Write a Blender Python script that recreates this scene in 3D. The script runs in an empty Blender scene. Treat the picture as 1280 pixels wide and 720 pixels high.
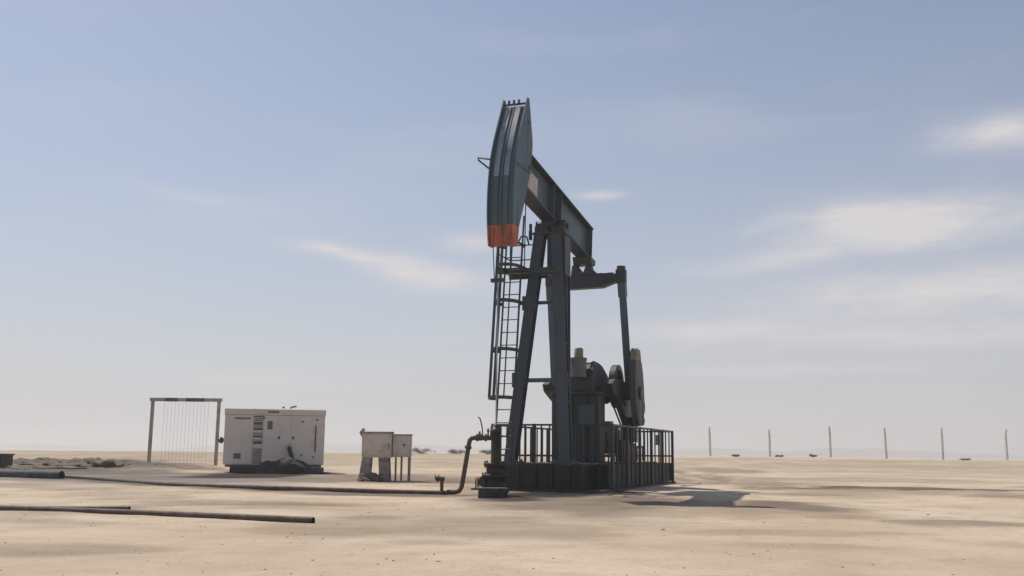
import bpy, bmesh, math, random
import numpy as np
from math import radians, sin, cos, pi, atan2, sqrt
from mathutils import Vector, Matrix
random.seed(7)
S = bpy.context.scene
COL = S.collection

# ------------------------------------------------------------------ camera
EYE = 1.1
PITCH, ROLL = radians(9.27), radians(0.58)
cam = bpy.data.cameras.new('camera'); cam_o = bpy.data.objects.new('camera', cam); COL.objects.link(cam_o)
cam.sensor_width = 36; cam.lens = 36 * 1250 / 1280; cam.clip_start = 0.1; cam.clip_end = 8000
r0 = Vector((1, 0, 0)); u0 = Vector((0, -sin(PITCH), cos(PITCH)))
ax = r0 * cos(ROLL) + u0 * sin(ROLL); ay = -r0 * sin(ROLL) + u0 * cos(ROLL); az = ax.cross(ay)
cam_o.matrix_world = Matrix((( ax.x, ay.x, az.x, 0), (ax.y, ay.y, az.y, 0), (ax.z, ay.z, az.z, EYE), (0, 0, 0, 1)))
S.camera = cam_o
S.cycles.volume_bounces = 1

# ------------------------------------------------------------------ light, sky, exposure
SUN_DIR = Vector((-0.46, 0.56, 1.0)).normalized()
SUN_EL = math.asin(SUN_DIR.z); SUN_AZ = atan2(SUN_DIR.x, SUN_DIR.y)
sun = bpy.data.lights.new('sun', 'SUN'); sun.energy = 3.5; sun.angle = radians(0.5); sun.color = (1.0, 0.925, 0.81)
sun_o = bpy.data.objects.new('sun', sun); COL.objects.link(sun_o); sun_o.location = (-20, 30, 60)
sun_o.rotation_euler = (-SUN_DIR).to_track_quat('-Z', 'Y').to_euler()
S.view_settings.view_transform = 'Standard'; S.view_settings.look = 'None'
S.view_settings.exposure = 0.3; S.view_settings.gamma = 1.0

world = bpy.data.worlds.new('World'); S.world = world; world.use_nodes = True
def build_sky():
    nt = world.node_tree; N = nt.nodes; L = nt.links
    N.clear()
    out = N.new('ShaderNodeOutputWorld'); bg = N.new('ShaderNodeBackground'); L.new(bg.outputs[0], out.inputs[0])
    bg.inputs[1].default_value = SKY_STRENGTH
    sky = N.new('ShaderNodeTexSky'); sky.sky_type = 'NISHITA'; sky.sun_disc = False
    sky.sun_elevation = SUN_EL; sky.sun_rotation = SUN_AZ; sky.altitude = 300
    sky.air_density = 1.0; sky.dust_density = 1.2; sky.ozone_density = 3.0
    tc = N.new('ShaderNodeTexCoord')
    sep = N.new('ShaderNodeSeparateXYZ'); L.new(tc.outputs['Generated'], sep.inputs[0])
    def M(op, a, b=None, c=None, clamp=False):
        n = N.new('ShaderNodeMath'); n.operation = op; n.use_clamp = clamp
        for i, v in enumerate((a, b, c)):
            if v is None: continue
            if isinstance(v, (int, float)): n.inputs[i].default_value = v
            else: L.new(v, n.inputs[i])
        return n.outputs[0]
    el = M('ARCSINE', sep.outputs[2]); azi = M('ARCTAN2', sep.outputs[0], sep.outputs[1])
    elp = M('MAXIMUM', el, 0.0)
    def noise(sx, sy, scale, detail, rough, off):
        cmb = N.new('ShaderNodeCombineXYZ')
        L.new(M('MULTIPLY', azi, sx), cmb.inputs[0]); L.new(M('MULTIPLY', el, sy), cmb.inputs[1]); cmb.inputs[2].default_value = off
        n = N.new('ShaderNodeTexNoise'); n.inputs['Scale'].default_value = scale
        n.inputs['Detail'].default_value = detail; n.inputs['Roughness'].default_value = rough
        L.new(cmb.outputs[0], n.inputs['Vector']); return n.outputs[0]
    warp = noise(1.0, 2.6, 7.0, 5, .55, 1.7); warp2 = noise(1.0, 2.6, 26.0, 4, .6, 9.1)
    dens = None
    for (a, e, w, h, s, tilt) in SKY_CLOUDS:
        da = M('SUBTRACT', azi, a); de = M('SUBTRACT', el, e)
        de = M('ADD', de, M('MULTIPLY', da, tilt))
        x = M('DIVIDE', da, w); y = M('DIVIDE', de, h)
        y = M('ADD', y, M('MULTIPLY', M('SUBTRACT', warp, .5), 1.9))
        x = M('ADD', x, M('MULTIPLY', M('SUBTRACT', warp2, .5), .9))
        d2 = M('ADD', M('MULTIPLY', x, x), M('MULTIPLY', y, y))
        g = M('MULTIPLY', M('EXPONENT', M('MULTIPLY', d2, -1.25)), s)
        dens = g if dens is None else M('ADD', dens, g)
    fib = noise(5.0, 34.0, 3.0, 8, .68, 6.3)
    dens = M('MULTIPLY', dens, M('ADD', M('MULTIPLY', fib, 1.5), .25))
    # thin cirrus everywhere
    cir = noise(1.0, 4.5, 2.6, 6, .6, 4.2)
    cir = M('MULTIPLY', M('SUBTRACT', cir, .52, clamp=True), .9, clamp=True)
    dens = M('ADD', dens, cir, clamp=True)
    # pale veil of dusty air, thickest at the horizon
    veil = M('ADD', M('MULTIPLY', M('EXPONENT', M('MULTIPLY', elp, -VEIL[2])), VEIL[0]), VEIL[1])
    mv = N.new('ShaderNodeMix'); mv.data_type = 'RGBA'; L.new(veil, mv.inputs[0])
    L.new(sky.outputs[0], mv.inputs[6]); mv.inputs[7].default_value = VEIL_COL
    mc = N.new('ShaderNodeMix'); mc.data_type = 'RGBA'; L.new(M('MULTIPLY', dens, .85), mc.inputs[0])
    L.new(mv.outputs[2], mc.inputs[6]); mc.inputs[7].default_value = CLOUD_COL
    L.new(mc.outputs[2], bg.inputs[0])
SKY_STRENGTH = 0.078
VEIL = (0.96, 0.05, 4.0)
VEIL_COL = (6.10, 5.93, 6.28, 1)
CLOUD_COL = (7.6, 7.2, 7.15, 1)
SKY_CLOUDS = [(0.375, 0.216, 0.105, 0.021, 1.35, 0), (-0.095, 0.175, 0.078, 0.015, 1.0, .16), (0.475, 0.289, 0.060, 0.018, .9, 0),
              (0.430, 0.150, 0.190, 0.026, .95, -.05), (0.42, 0.108, 0.24, 0.014, .6, 0), (0.25, 0.080, 0.20, 0.008, .4, 0), (0.089, 0.255, 0.024, 0.006, .7, 0), (-0.041, 0.207, 0.036, 0.012, .6, 0),
              (0.191, 0.120, 0.095, 0.010, .6, 0), (0.270, 0.188, 0.095, 0.013, .6, -.1), (-0.319, 0.238, 0.070, 0.008, .25, .12),
              (-0.242, 0.066, 0.072, 0.007, .3, 0), (-0.180, 0.193, 0.045, 0.007, .65, .16)]
build_sky()

# ------------------------------------------------------------------ materials
def hexlin(r, g, b): return (r, g, b, 1)
def mat(name, col, rough=.6, metal=0.0, var=.25, scale=3.0, dirt=None, dirt_amt=0.0, bump=.0, bscale=40, spec=.5, streak=False):
    """paint or raw surface with mottling, a second dirt/rust colour in worn patches, and fine relief"""
    m = bpy.data.materials.new(name); m.use_nodes = True
    nt = m.node_tree; N = nt.nodes; L = nt.links; p = N['Principled BSDF']
    p.inputs['Roughness'].default_value = rough; p.inputs['Metallic'].default_value = metal
    p.inputs['Specular IOR Level'].default_value = spec
    tc = N.new('ShaderNodeTexCoord')
    vec = tc.outputs['Object']
    if streak:
        mp = N.new('ShaderNodeMapping'); mp.inputs['Scale'].default_value = (1, 1, .18); L.new(vec, mp.inputs[0]); svec = mp.outputs[0]
    else: svec = vec
    n1 = N.new('ShaderNodeTexNoise'); n1.inputs['Scale'].default_value = scale; n1.inputs['Detail'].default_value = 8; n1.inputs['Roughness'].default_value = .62
    L.new(svec, n1.inputs['Vector'])
    r1 = N.new('ShaderNodeValToRGB'); c = Vector(col[:3])
    r1.color_ramp.elements[0].position = .28; r1.color_ramp.elements[1].position = .72
    r1.color_ramp.elements[0].color = (*(c * (1 - var)), 1); r1.color_ramp.elements[1].color = (*(c * (1 + var)), 1)
    L.new(n1.outputs[0], r1.inputs[0]); colout = r1.outputs[0]
    if dirt is not None:
        n2 = N.new('ShaderNodeTexNoise'); n2.inputs['Scale'].default_value = scale * 1.7; n2.inputs['Detail'].default_value = 10; n2.inputs['Roughness'].default_value = .7
        mp2 = N.new('ShaderNodeMapping'); mp2.inputs['Location'].default_value = (3.3, 7.1, 1.9); L.new(svec, mp2.inputs[0]); L.new(mp2.outputs[0], n2.inputs['Vector'])
        r2 = N.new('ShaderNodeValToRGB'); t = .66 - .3 * dirt_amt
        r2.color_ramp.elements[0].position = t - .07; r2.color_ramp.elements[1].position = t + .09
        L.new(n2.outputs[0], r2.inputs[0])
        mx = N.new('ShaderNodeMix'); mx.data_type = 'RGBA'; L.new(r2.outputs[0], mx.inputs[0]); L.new(colout, mx.inputs[6]); mx.inputs[7].default_value = dirt
        colout = mx.outputs[2]
        rr = N.new('ShaderNodeMapRange'); rr.inputs[3].default_value = rough; rr.inputs[4].default_value = .88
        L.new(r2.outputs[0], rr.inputs[0]); L.new(rr.outputs[0], p.inputs['Roughness'])
    if streak:
        mp3 = N.new('ShaderNodeMapping'); mp3.inputs['Scale'].default_value = (7.5, 7.5, .32); mp3.inputs['Location'].default_value = (1.7, 4.2, .6); L.new(vec, mp3.inputs[0])
        n4 = N.new('ShaderNodeTexNoise'); n4.inputs['Scale'].default_value = 1.6; n4.inputs['Detail'].default_value = 6; n4.inputs['Roughness'].default_value = .6; L.new(mp3.outputs[0], n4.inputs['Vector'])
        r4 = N.new('ShaderNodeValToRGB'); r4.color_ramp.elements[0].position = .57; r4.color_ramp.elements[1].position = .70
        r4.color_ramp.elements[1].color = (.7, .7, .7, 1); L.new(n4.outputs[0], r4.inputs[0])
        mx4 = N.new('ShaderNodeMix'); mx4.data_type = 'RGBA'; L.new(r4.outputs[0], mx4.inputs[0]); L.new(colout, mx4.inputs[6])
        k = Vector(col[:3]); mx4.inputs[7].default_value = (k.x * .55 + .040, k.y * .5 + .018, k.z * .45 + .008, 1); colout = mx4.outputs[2]
    L.new(colout, p.inputs['Base Color'])
    if bump:
        n3 = N.new('ShaderNodeTexNoise'); n3.inputs['Scale'].default_value = bscale; n3.inputs['Detail'].default_value = 5; L.new(vec, n3.inputs['Vector'])
        b = N.new('ShaderNodeBump'); b.inputs['Strength'].default_value = bump; b.inputs['Distance'].default_value = .02
        L.new(n3.outputs[0], b.inputs['Height']); L.new(b.outputs[0], p.inputs['Normal'])
    return m
RUST = (.085, .045, .027, 1); DUST = (.30, .24, .18, 1); OIL = (.012, .011, .010, 1)
M_ = {}
M_['slate'] = mat('slate_blue_paint', (.046, .088, .112), .45, 0, .35, 1.1, (.085, .082, .078, 1), .22, .15, 30, streak=True)
M_['leg'] = mat('grey_blue_leg_paint', (.042, .060, .076), .5, 0, .3, 1.2, (.085, .075, .066, 1), .22, .15, 30, streak=True)
M_['kick'] = mat('black_oily_sheet', (.007, .007, .007), .6, 0, .4, 2, (.022, .018, .015, 1), .12, .2, 20, streak=True)
M_['weight'] = mat('worn_grey_counterweight', (.085, .088, .092), .6, 0, .3, 1.4, (.05, .04, .034, 1), .3, .2, 25, streak=True)
M_['dark'] = mat('charcoal_paint', (.026, .033, .041), .5, 0, .3, 1.6, RUST, .08, .2, 30, streak=True)
M_['oily'] = mat('oily_black_steel', (.012, .011, .011), .55, 0, .35, 2.2, (.035, .026, .02, 1), .12, .3, 25)
M_['orange'] = mat('orange_paint', (.50, .13, .06), .6, 0, .2, 2.5, (.20, .085, .055, 1), .5, .1, 30, streak=True)
M_['galv'] = mat('worn_bare_steel', (.30, .31, .33), .38, .75, .2, 3, RUST, .18, .1, 40, streak=True)
M_['yellow'] = mat('faded_yellow_paint', (.23, .20, .14), .65, 0, .2, 4, (.12, .09, .05, 1), .2, .1, 40)
M_['grey'] = mat('grey_steel_paint', (.11, .115, .12), .5, 0, .25, 2, RUST, .15, .1, 40, streak=True)
M_['plate'] = mat('pale_nameplate', (.52, .49, .43), .6, 0, .15, 4, (.16, .14, .11, 1), .1, 0)
M_['pipe'] = mat('brown_rusted_pipe', (.105, .080, .060), .75, 0, .3, 3, RUST, .4, .3, 40)
M_['pipegrey'] = mat('blue_grey_pipe_coating', (.045, .052, .066), .8, 0, .25, 2, (.12, .10, .085, 1), .3, .1, 30)
M_['gen'] = mat('dusty_cream_enamel', (.76, .66, .575), .55, 0, .07, 1.1, (.58, .49, .41, 1), .12, .04, 20)
M_['gendark'] = mat('dark_vent_mesh', (.085, .075, .070), .7, 0, .2, 8)
M_['print'] = mat('dark_print', (.12, .11, .105), .6, 0, .3, 14)
M_['olive'] = mat('olive_glass', (.09, .085, .055), .25, 0, .2, 3)
M_['cab'] = mat('tan_grey_cabinet_paint', (.60, .52, .46), .6, 0, .12, 1.8, (.40, .33, .28, 1), .2, .05, 30)
M_['cabdark'] = mat('weathered_cabinet_leg', (.30, .26, .23), .7, 0, .2, 3, RUST, .3, .1, 30)
M_['conc'] = mat('stained_concrete', (.20, .19, .18), .9, 0, .25, 3, (.05, .045, .04, 1), .4, .5, 30)
M_['concdark'] = mat('oil_soaked_concrete', (.055, .052, .052), .85, 0, .3, 3, OIL, .4, .5, 30)
M_['gate'] = mat('weathered_gate_steel', (.36, .305, .27), .7, 0, .2, 1.2, (.15, .12, .11, 1), .25, .1, 30)
M_['post'] = mat('grey_concrete_post', (.62, .62, .64), .9, 0, .2, 1.5, (.10, .09, .08, 1), .25, .3, 20)
M_['tarp'] = mat('black_sheet', (.008, .0075, .007), .8, 0, .4, 3, (.02, .016, .012, 1), .2, .4, 12)
M_['blue'] = mat('faded_blue_paint', (.075, .13, .21), .6, 0, .2, 3, DUST, .2, .1, 40)
M_['red'] = mat('oxide_red_paint', (.12, .040, .028), .6, 0, .3, 3, OIL, .35, .2, 30)
M_['rope'] = mat('grey_wire_rope', (.07, .07, .072), .6, .3, .2, 20)
M_['rubber'] = mat('black_rubber', (.018, .018, .018), .7, 0, .3, 6, DUST, .15)
M_['leaf'] = mat('dry_olive_leaf', (.22, .18, .13), .8, 0, .3, 4)
M_['twig'] = mat('dry_twig', (.20, .16, .12), .9, 0, .3, 5)
M_['rock'] = mat('sandstone_pebble', (.30, .235, .175), .95, 0, .4, 2)
M_['mound'] = mat('dark_earth', (.12, .088, .066), .95, 0, .3, 1.6, (.11, .085, .065, 1), .45, .8, 9)
M_['hill'] = mat('far_hill_rock', (.24, .20, .17), .95, 0, .2, .02)

# ------------------------------------------------------------------ mesh helpers
class MB:
    def __init__(s): s.v = []; s.f = []; s.sm = []
    def add(s, vs, fs, smooth=False):
        o = len(s.v); s.v += [tuple(v) for v in vs]
        for f in fs: s.f.append(tuple(i + o for i in f)); s.sm.append(smooth)
        return s
    def box(s, x0, x1, y0, y1, z0, z1):
        vs = [(x, y, z) for z in (z0, z1) for y in (y0, y1) for x in (x0, x1)]
        return s.add(vs, [(0, 2, 3, 1), (4, 5, 7, 6), (0, 1, 5, 4), (2, 6, 7, 3), (0, 4, 6, 2), (1, 3, 7, 5)])
    def bar(s, p, q, w, h, side=None, w2=None, h2=None):
        """rectangular bar from p to q: w across 'side', h across the third direction"""
        p, q = Vector(p), Vector(q); d = (q - p).normalized()
        if side is None: side = Vector((1, 0, 0)) if abs(d.x) < .9 else Vector((0, 1, 0))
        a = Vector(side); a = (a - d * a.dot(d)).normalized(); b = d.cross(a)
        w2 = w if w2 is None else w2; h2 = h if h2 is None else h2
        vs = [p + a * i * w / 2 + b * j * h / 2 for i, j in ((-1, -1), (1, -1), (1, 1), (-1, 1))] + \
             [q + a * i * w2 / 2 + b * j * h2 / 2 for i, j in ((-1, -1), (1, -1), (1, 1), (-1, 1))]
        return s.add(vs, [(3, 2, 1, 0), (4, 5, 6, 7), (0, 1, 5, 4), (1, 2, 6, 5), (2, 3, 7, 6), (3, 0, 4, 7)])
    def ibeam(s, p, q, w, h, side, tf=.03, tw=.025):
        """I section: flanges w wide across 'side', depth h"""
        p, q = Vector(p), Vector(q); d = (q - p).normalized()
        a = Vector(side); a = (a - d * a.dot(d)).normalized(); b = d.cross(a)
        o = b * (h / 2 - tf / 2)
        s.bar(p + o, q + o, w, tf, a); s.bar(p - o, q - o, w, tf, a); s.bar(p, q, tw, h - 2 * tf, a)
        return s
    def tube(s, pts, r, n=8, caps=True):
        pts = [Vector(p) for p in pts]; rings = []; k = len(pts)
        rs = r if isinstance(r, (list, tuple)) else [r] * k
        ref = None
        for i, p in enumerate(pts):
            d = (pts[min(i + 1, k - 1)] - pts[max(i - 1, 0)]).normalized()
            if ref is None: ref = Vector((0, 0, 1)) if abs(d.z) < .9 else Vector((1, 0, 0))
            a = (ref - d * ref.dot(d)).normalized(); b = d.cross(a); ref = a
            rings.append([p + (a * cos(2 * pi * j / n) + b * sin(2 * pi * j / n)) * rs[i] for j in range(n)])
        vs = [v for ring in rings for v in ring]; fs = []
        for i in range(k - 1):
            for j in range(n):
                j2 = (j + 1) % n; fs.append((i * n + j, i * n + j2, (i + 1) * n + j2, (i + 1) * n + j))
        s.add(vs, fs, True)
        if caps:
            s.add(rings[0], [tuple(reversed(range(n)))]); s.add(rings[-1], [tuple(range(n))])
        return s
    def prism(s, outline, d0, d1, axis='x'):
        """closed outline of (a, b) extruded along axis; for 'x' the outline is (y, z)"""
        n = len(outline)
        def P(a, b, d): return (d, a, b) if axis == 'x' else ((a, d, b) if axis == 'y' else (a, b, d))
        vs = [P(a, b, d0) for a, b in outline] + [P(a, b, d1) for a, b in outline]
        area = sum(outline[i][0] * outline[(i + 1) % n][1] - outline[(i + 1) % n][0] * outline[i][1] for i in range(n))
        flip = (area > 0) == (d1 > d0)
        if axis == 'y': flip = not flip
        fs = [tuple(range(n)), tuple(range(2 * n - 1, n - 1, -1))]
        for i in range(n):
            j = (i + 1) % n; fs.append((i, i + n, j + n, j))
        if flip: fs = [tuple(reversed(f)) for f in fs]
        return s.add(vs, fs)
    def disc(s, c, axis, r, t, n=24):
        c = Vector(c); a = Vector(axis).normalized(); return s.tube([c - a * t / 2, c + a * t / 2], r, n)
    def ring(s, c, axis, r, rt, n=28, m=6, arc=(0, 2 * pi)):
        c = Vector(c); ax_ = Vector(axis).normalized()
        ref = Vector((0, 0, 1)) if abs(ax_.z) < .9 else Vector((1, 0, 0))
        a = (ref - ax_ * ref.dot(ax_)).normalized(); b = ax_.cross(a)
        full = abs(arc[1] - arc[0] - 2 * pi) < 1e-6
        pts = [c + (a * cos(t) + b * sin(t)) * r for t in np.linspace(arc[0], arc[1], n + 1)]
        return s.tube(pts, rt, m, caps=not full)
    def build(s, name, m, parent=None, bevel=0.0, loc=None):
        me = bpy.data.meshes.new(name); me.from_pydata(s.v, [], s.f)
        me.polygons.foreach_set('use_smooth', s.sm)
        me.materials.append(M_[m] if isinstance(m, str) else m)
        me.update()
        bm = bmesh.new(); bm.from_mesh(me); bmesh.ops.recalc_face_normals(bm, faces=bm.faces); bm.to_mesh(me); bm.free()
        o = bpy.data.objects.new(name, me); COL.objects.link(o)
        if parent: o.parent = parent
        if loc: o.location = loc
        if bevel:
            b = o.modifiers.new('bevel', 'BEVEL'); b.width = bevel; b.segments = 2; b.limit_method = 'ANGLE'; b.angle_limit = radians(40)
        return o

def tag(o, label=None, cat=None, group=None, kind=None):
    if label: o['label'] = label
    if cat: o['category'] = cat
    if group: o['group'] = group
    if kind: o['kind'] = kind
    return o
def thing(name, label, cat, loc=(0, 0, 0), rz=0, group=None):
    o = bpy.data.objects.new(name, None); COL.objects.link(o); o.location = loc; o.rotation_euler = (0, 0, rz)
    o.empty_display_size = .2
    return tag(o, label, cat, group)
def copy_part(o, parent, loc=None):
    c = o.copy(); COL.objects.link(c); c.parent = parent
    if loc is not None: c.location = loc
    for ch in list(o.children): copy_part(ch, c)
    return c
def copy_thing(o, loc, rz=None, label=None):
    c = o.copy(); COL.objects.link(c); c.location = loc
    if rz is not None: c.rotation_euler = (0, 0, rz)
    if label: c['label'] = label
    for ch in list(o.children): copy_part(ch, c)
    return c

# ------------------------------------------------------------------ terrain
def hash2(ix, iy, seed):
    h = (ix.astype(np.int64) * 374761393 + iy.astype(np.int64) * 668265263 + seed * 1442695041) & 0xffffffff
    h = ((h ^ (h >> 13)) * 1274126177) & 0xffffffff
    return ((h ^ (h >> 16)) & 0xffffff) / float(0xffffff)
def vnoise(x, y, seed=0):
    ix, iy = np.floor(x), np.floor(y); fx, fy = x - ix, y - iy
    fx = fx * fx * (3 - 2 * fx); fy = fy * fy * (3 - 2 * fy)
    a, b = hash2(ix, iy, seed), hash2(ix + 1, iy, seed); c, d = hash2(ix, iy + 1, seed), hash2(ix + 1, iy + 1, seed)
    return (a * (1 - fx) + b * fx) * (1 - fy) + (c * (1 - fx) + d * fx) * fy - .5
def fbm(x, y, seed, octv=4):
    t = 0; a = 1
    for k in range(octv): t = t + a * vnoise(x * 2 ** k, y * 2 ** k, seed + k); a *= .5
    return t
def sstep(a, b, x): t = np.clip((x - a) / (b - a), 0, 1); return t * t * (3 - 2 * t)
def seg_dist(x, y, pts):
    best = np.full(np.shape(x), 1e9)
    for (x0, y0), (x1, y1) in zip(pts[:-1], pts[1:]):
        dx, dy = x1 - x0, y1 - y0; t = np.clip(((x - x0) * dx + (y - y0) * dy) / (dx * dx + dy * dy), 0, 1)
        best = np.minimum(best, np.hypot(x - x0 - t * dx, y - y0 - t * dy))
    return best
TRACK = [(60, 22), (34, 26), (22, 29.5), (13, 32), (9.5, 34), (8, 40), (9, 60)]
TRACK2 = [(40, 16), (22, 17.5), (12, 20.0), (7, 22), (2, 21), (-6, 19)]
def height(x, y):
    x = np.asarray(x, float); y = np.asarray(y, float)
    d = np.hypot(x, y)
    z = 1.0 * sstep(56, 105, y + .12 * x) * sstep(-200, -60, -d) + 0
    z = z - 3.0 * sstep(125, 320, d)
    z = z + .075 * fbm(x / 6, y / 9, 3) * sstep(4, 14, d)
    z = z + .025 * fbm(x / 1.3, y / 1.3, 11, 3)
    far = sstep(52, 80, y)
    z = z + .16 * far * fbm(x / 14, y / 14, 21)
    # wheel ruts and rough spoil along the track
    for tr, dep in ((TRACK, .09), (TRACK2, .04)):
        sd = seg_dist(x, y, tr)
        z = z - dep * (np.exp(-((sd - .85) / .28) ** 2)) + dep * .7 * np.exp(-((sd - 1.5) / .45) ** 2) * (1 + fbm(x * .9, y * .9, 31, 2))
    # low broken ground left of the generator
    lm = np.exp(-((y - 50) / 4.5) ** 2) * sstep(12.5, 16, -x)
    z = z + lm * (.16 + .30 * np.maximum(fbm(x / 1.9, y / 1.9, 41, 3), -.2))
    # soil heaped by the front right corner of the pump base
    z = z + .16 * np.exp(-(((x - 4.4) / 1.9) ** 2 + ((y - 27.2) / 1.5) ** 2)) * (1 + .8 * fbm(x, y, 51, 3))
    # flat pad under the machine
    pad = np.exp(-np.maximum(np.hypot((x - 2.6) / 4.5, (y - 34.5) / 7.0) - 1, 0) * 6)
    z = z * (1 - pad) + (-.02) * pad
    return z
def H(x, y): return float(height(np.array([x]), np.array([y]))[0])

PIPELINE = [(-32, 45.0), (-21.3, 40.4), (-15.9, 36.2), (-10.46, 30.5), (-7.4, 28.05), (-5.1, 27.15), (-2.9, 26.5), (-1.6, 26.25), (-1.27, 26.1)]
def make_ground():
    def axis(lo, hi, step, far, grow):
        core = np.arange(lo, hi + step / 2, step); out = []; s_ = step; p = hi
        while p < far: s_ *= grow; p += s_; out.append(p)
        neg = []; s_ = step; p = lo
        while p > -far: s_ *= grow; p -= s_; neg.append(p)
        return np.array(neg[::-1] + list(core) + out)
    xs = axis(-28, 30, .17, 2600, 1.10); ys = axis(6, 62, .15, 2600, 1.07)
    X, Y = np.meshgrid(xs, ys); Z = height(X, Y)
    nx, ny = len(xs), len(ys)
    co = np.stack([X, Y, Z], -1).reshape(-1, 3)
    i = np.arange(nx * ny).reshape(ny, nx)
    q = np.stack([i[:-1, :-1], i[:-1, 1:], i[1:, 1:], i[1:, :-1]], -1).reshape(-1, 4)
    me = bpy.data.meshes.new('ground'); me.vertices.add(len(co)); me.vertices.foreach_set('co', co.ravel())
    me.loops.add(q.size); me.loops.foreach_set('vertex_index', q.ravel()); me.polygons.add(len(q))
    me.polygons.foreach_set('loop_start', np.arange(0, q.size, 4)); me.polygons.foreach_set('loop_total', np.full(len(q), 4))
    me.polygons.foreach_set('use_smooth', np.ones(len(q), bool)); me.update(calc_edges=True)
    # spilled oil and trodden damp soil, plus painted shade along the flow line
    n = fbm(X / 1.6, Y / 1.6, 71, 4); nb = fbm(X / 5, Y / 5, 81, 3)
    st = np.zeros_like(X)
    for (cx, cy, rx, ry, a) in ((-27.0,60,8,17,.92),(-22,47,8,5,.7),(-20.5,58,4.5,5,.4),(-10.6,41.8,2.9,6.5,1.0),(-38,85,26,34,.30),(-8,80,22,22,.22),(30,75,26,18,.22),(-11.0,47.0,2.9,6.5,.95),(1.4,30.0,2.9,6.0,.97),(.1,23.8,1.2,2.3,.9),(-2.9,26.0,2.6,1.5,.75),(-5.0,42.0,4.4,6.1,.62),(-24.8,53.4,6.5,10,.7),  # the ellipse beside the riser paints shade along the flow line
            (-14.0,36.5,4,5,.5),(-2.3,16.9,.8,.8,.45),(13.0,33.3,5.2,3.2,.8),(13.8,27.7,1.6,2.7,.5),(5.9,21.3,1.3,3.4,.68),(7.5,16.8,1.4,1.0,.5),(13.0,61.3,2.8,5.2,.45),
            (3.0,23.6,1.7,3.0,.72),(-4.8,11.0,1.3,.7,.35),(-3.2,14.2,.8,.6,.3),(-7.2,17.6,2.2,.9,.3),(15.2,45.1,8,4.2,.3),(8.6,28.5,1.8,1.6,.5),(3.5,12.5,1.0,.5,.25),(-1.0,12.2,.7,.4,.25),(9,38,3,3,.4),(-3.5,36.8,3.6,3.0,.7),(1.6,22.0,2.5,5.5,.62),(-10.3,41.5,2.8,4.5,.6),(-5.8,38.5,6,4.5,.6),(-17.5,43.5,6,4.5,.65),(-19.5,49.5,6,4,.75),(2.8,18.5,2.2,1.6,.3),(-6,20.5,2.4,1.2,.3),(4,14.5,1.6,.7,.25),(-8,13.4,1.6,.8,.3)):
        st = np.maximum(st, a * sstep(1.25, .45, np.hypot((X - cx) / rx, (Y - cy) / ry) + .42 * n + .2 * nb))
    st = np.maximum(st, .7 * sstep(1.0, .1, seg_dist(X, Y - .0, [(a_, b_ - .45) for a_, b_ in PIPELINE[1:]]) / .9 + .6 * n))  # flow line shade painted on its near side, with oily soil
    st = np.maximum(st, .55 * sstep(.9, .25, np.abs(seg_dist(X, Y, TRACK) - .85) / .7 + .8 * n) * sstep(-.15, .2, nb))
    st = np.maximum(st, .5 * sstep(.9, .25, np.abs(seg_dist(X, Y, TRACK2) - .85) / .6 + .8 * n) * sstep(-.1, .25, nb))
    st = np.maximum(st, .32 * sstep(.10, .40, nb + .35 * n) * sstep(7, 14, Y) * sstep(90, 40, Y))
    gr = .75 * sstep(7.5, 2.5, seg_dist(X, Y, [(-21, 43.5), (-16.5, 39.5), (-11, 34.8)]) + 2.5 * n)  # greyer band of ground behind the flow line
    for nm, arr in (('stain_shade', st), ('grey_band', gr)):
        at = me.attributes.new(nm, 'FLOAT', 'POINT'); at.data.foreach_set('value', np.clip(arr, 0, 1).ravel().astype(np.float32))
    m = bpy.data.materials.new('sand'); m.use_nodes = True; nt = m.node_tree; N = nt.nodes; L = nt.links; p = N['Principled BSDF']
    p.inputs['Roughness'].default_value = .95; p.inputs['Specular IOR Level'].default_value = .15
    tc = N.new('ShaderNodeTexCoord')
    def noise(sc, det, ro, off=0):
        mp = N.new('ShaderNodeMapping'); mp.inputs['Location'].default_value = (off, off * 1.7, 0); L.new(tc.outputs['Object'], mp.inputs[0])
        k = N.new('ShaderNodeTexNoise'); k.inputs['Scale'].default_value = sc; k.inputs['Detail'].default_value = det; k.inputs['Roughness'].default_value = ro
        L.new(mp.outputs[0], k.inputs['Vector']); return k.outputs[0]
    def mix(f, a, b, t='MIX'):
        k = N.new('ShaderNodeMix'); k.data_type = 'RGBA'; k.blend_type = t
        for s_, v in ((0, f), (6, a), (7, b)):
            if isinstance(v, (tuple, float, int)): k.inputs[s_].default_value = v
            else: L.new(v, k.inputs[s_])
        return k.outputs[2]
    def ramp(v, p0, p1):
        k = N.new('ShaderNodeMapRange'); k.interpolation_type = 'SMOOTHSTEP'; k.inputs[1].default_value = p0; k.inputs[2].default_value = p1; L.new(v, k.inputs[0]); return k.outputs[0]
    c = mix(ramp(noise(.16, 6, .6), .35, .65), (.455, .36, .262, 1), (.57, .475, .365, 1))
    c = mix(ramp(noise(.9, 8, .65, 5), .42, .75), c, (.41, .32, .235, 1))
    c = mix(ramp(noise(9, 6, .7, 9), .55, .8), c, (.30, .225, .16, 1))
    a1 = N.new('ShaderNodeAttribute'); a1.attribute_name = 'grey_band'
    c = mix(a1.outputs['Fac'], c, (.24, .215, .205, 1))
    a2 = N.new('ShaderNodeAttribute'); a2.attribute_name = 'stain_shade'
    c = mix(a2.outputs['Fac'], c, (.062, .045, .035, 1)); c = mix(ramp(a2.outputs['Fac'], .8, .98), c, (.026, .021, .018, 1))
    L.new(c, p.inputs['Base Color'])
    h1 = noise(3.5, 9, .68, 2); h2 = noise(28, 5, .7, 4)
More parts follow.
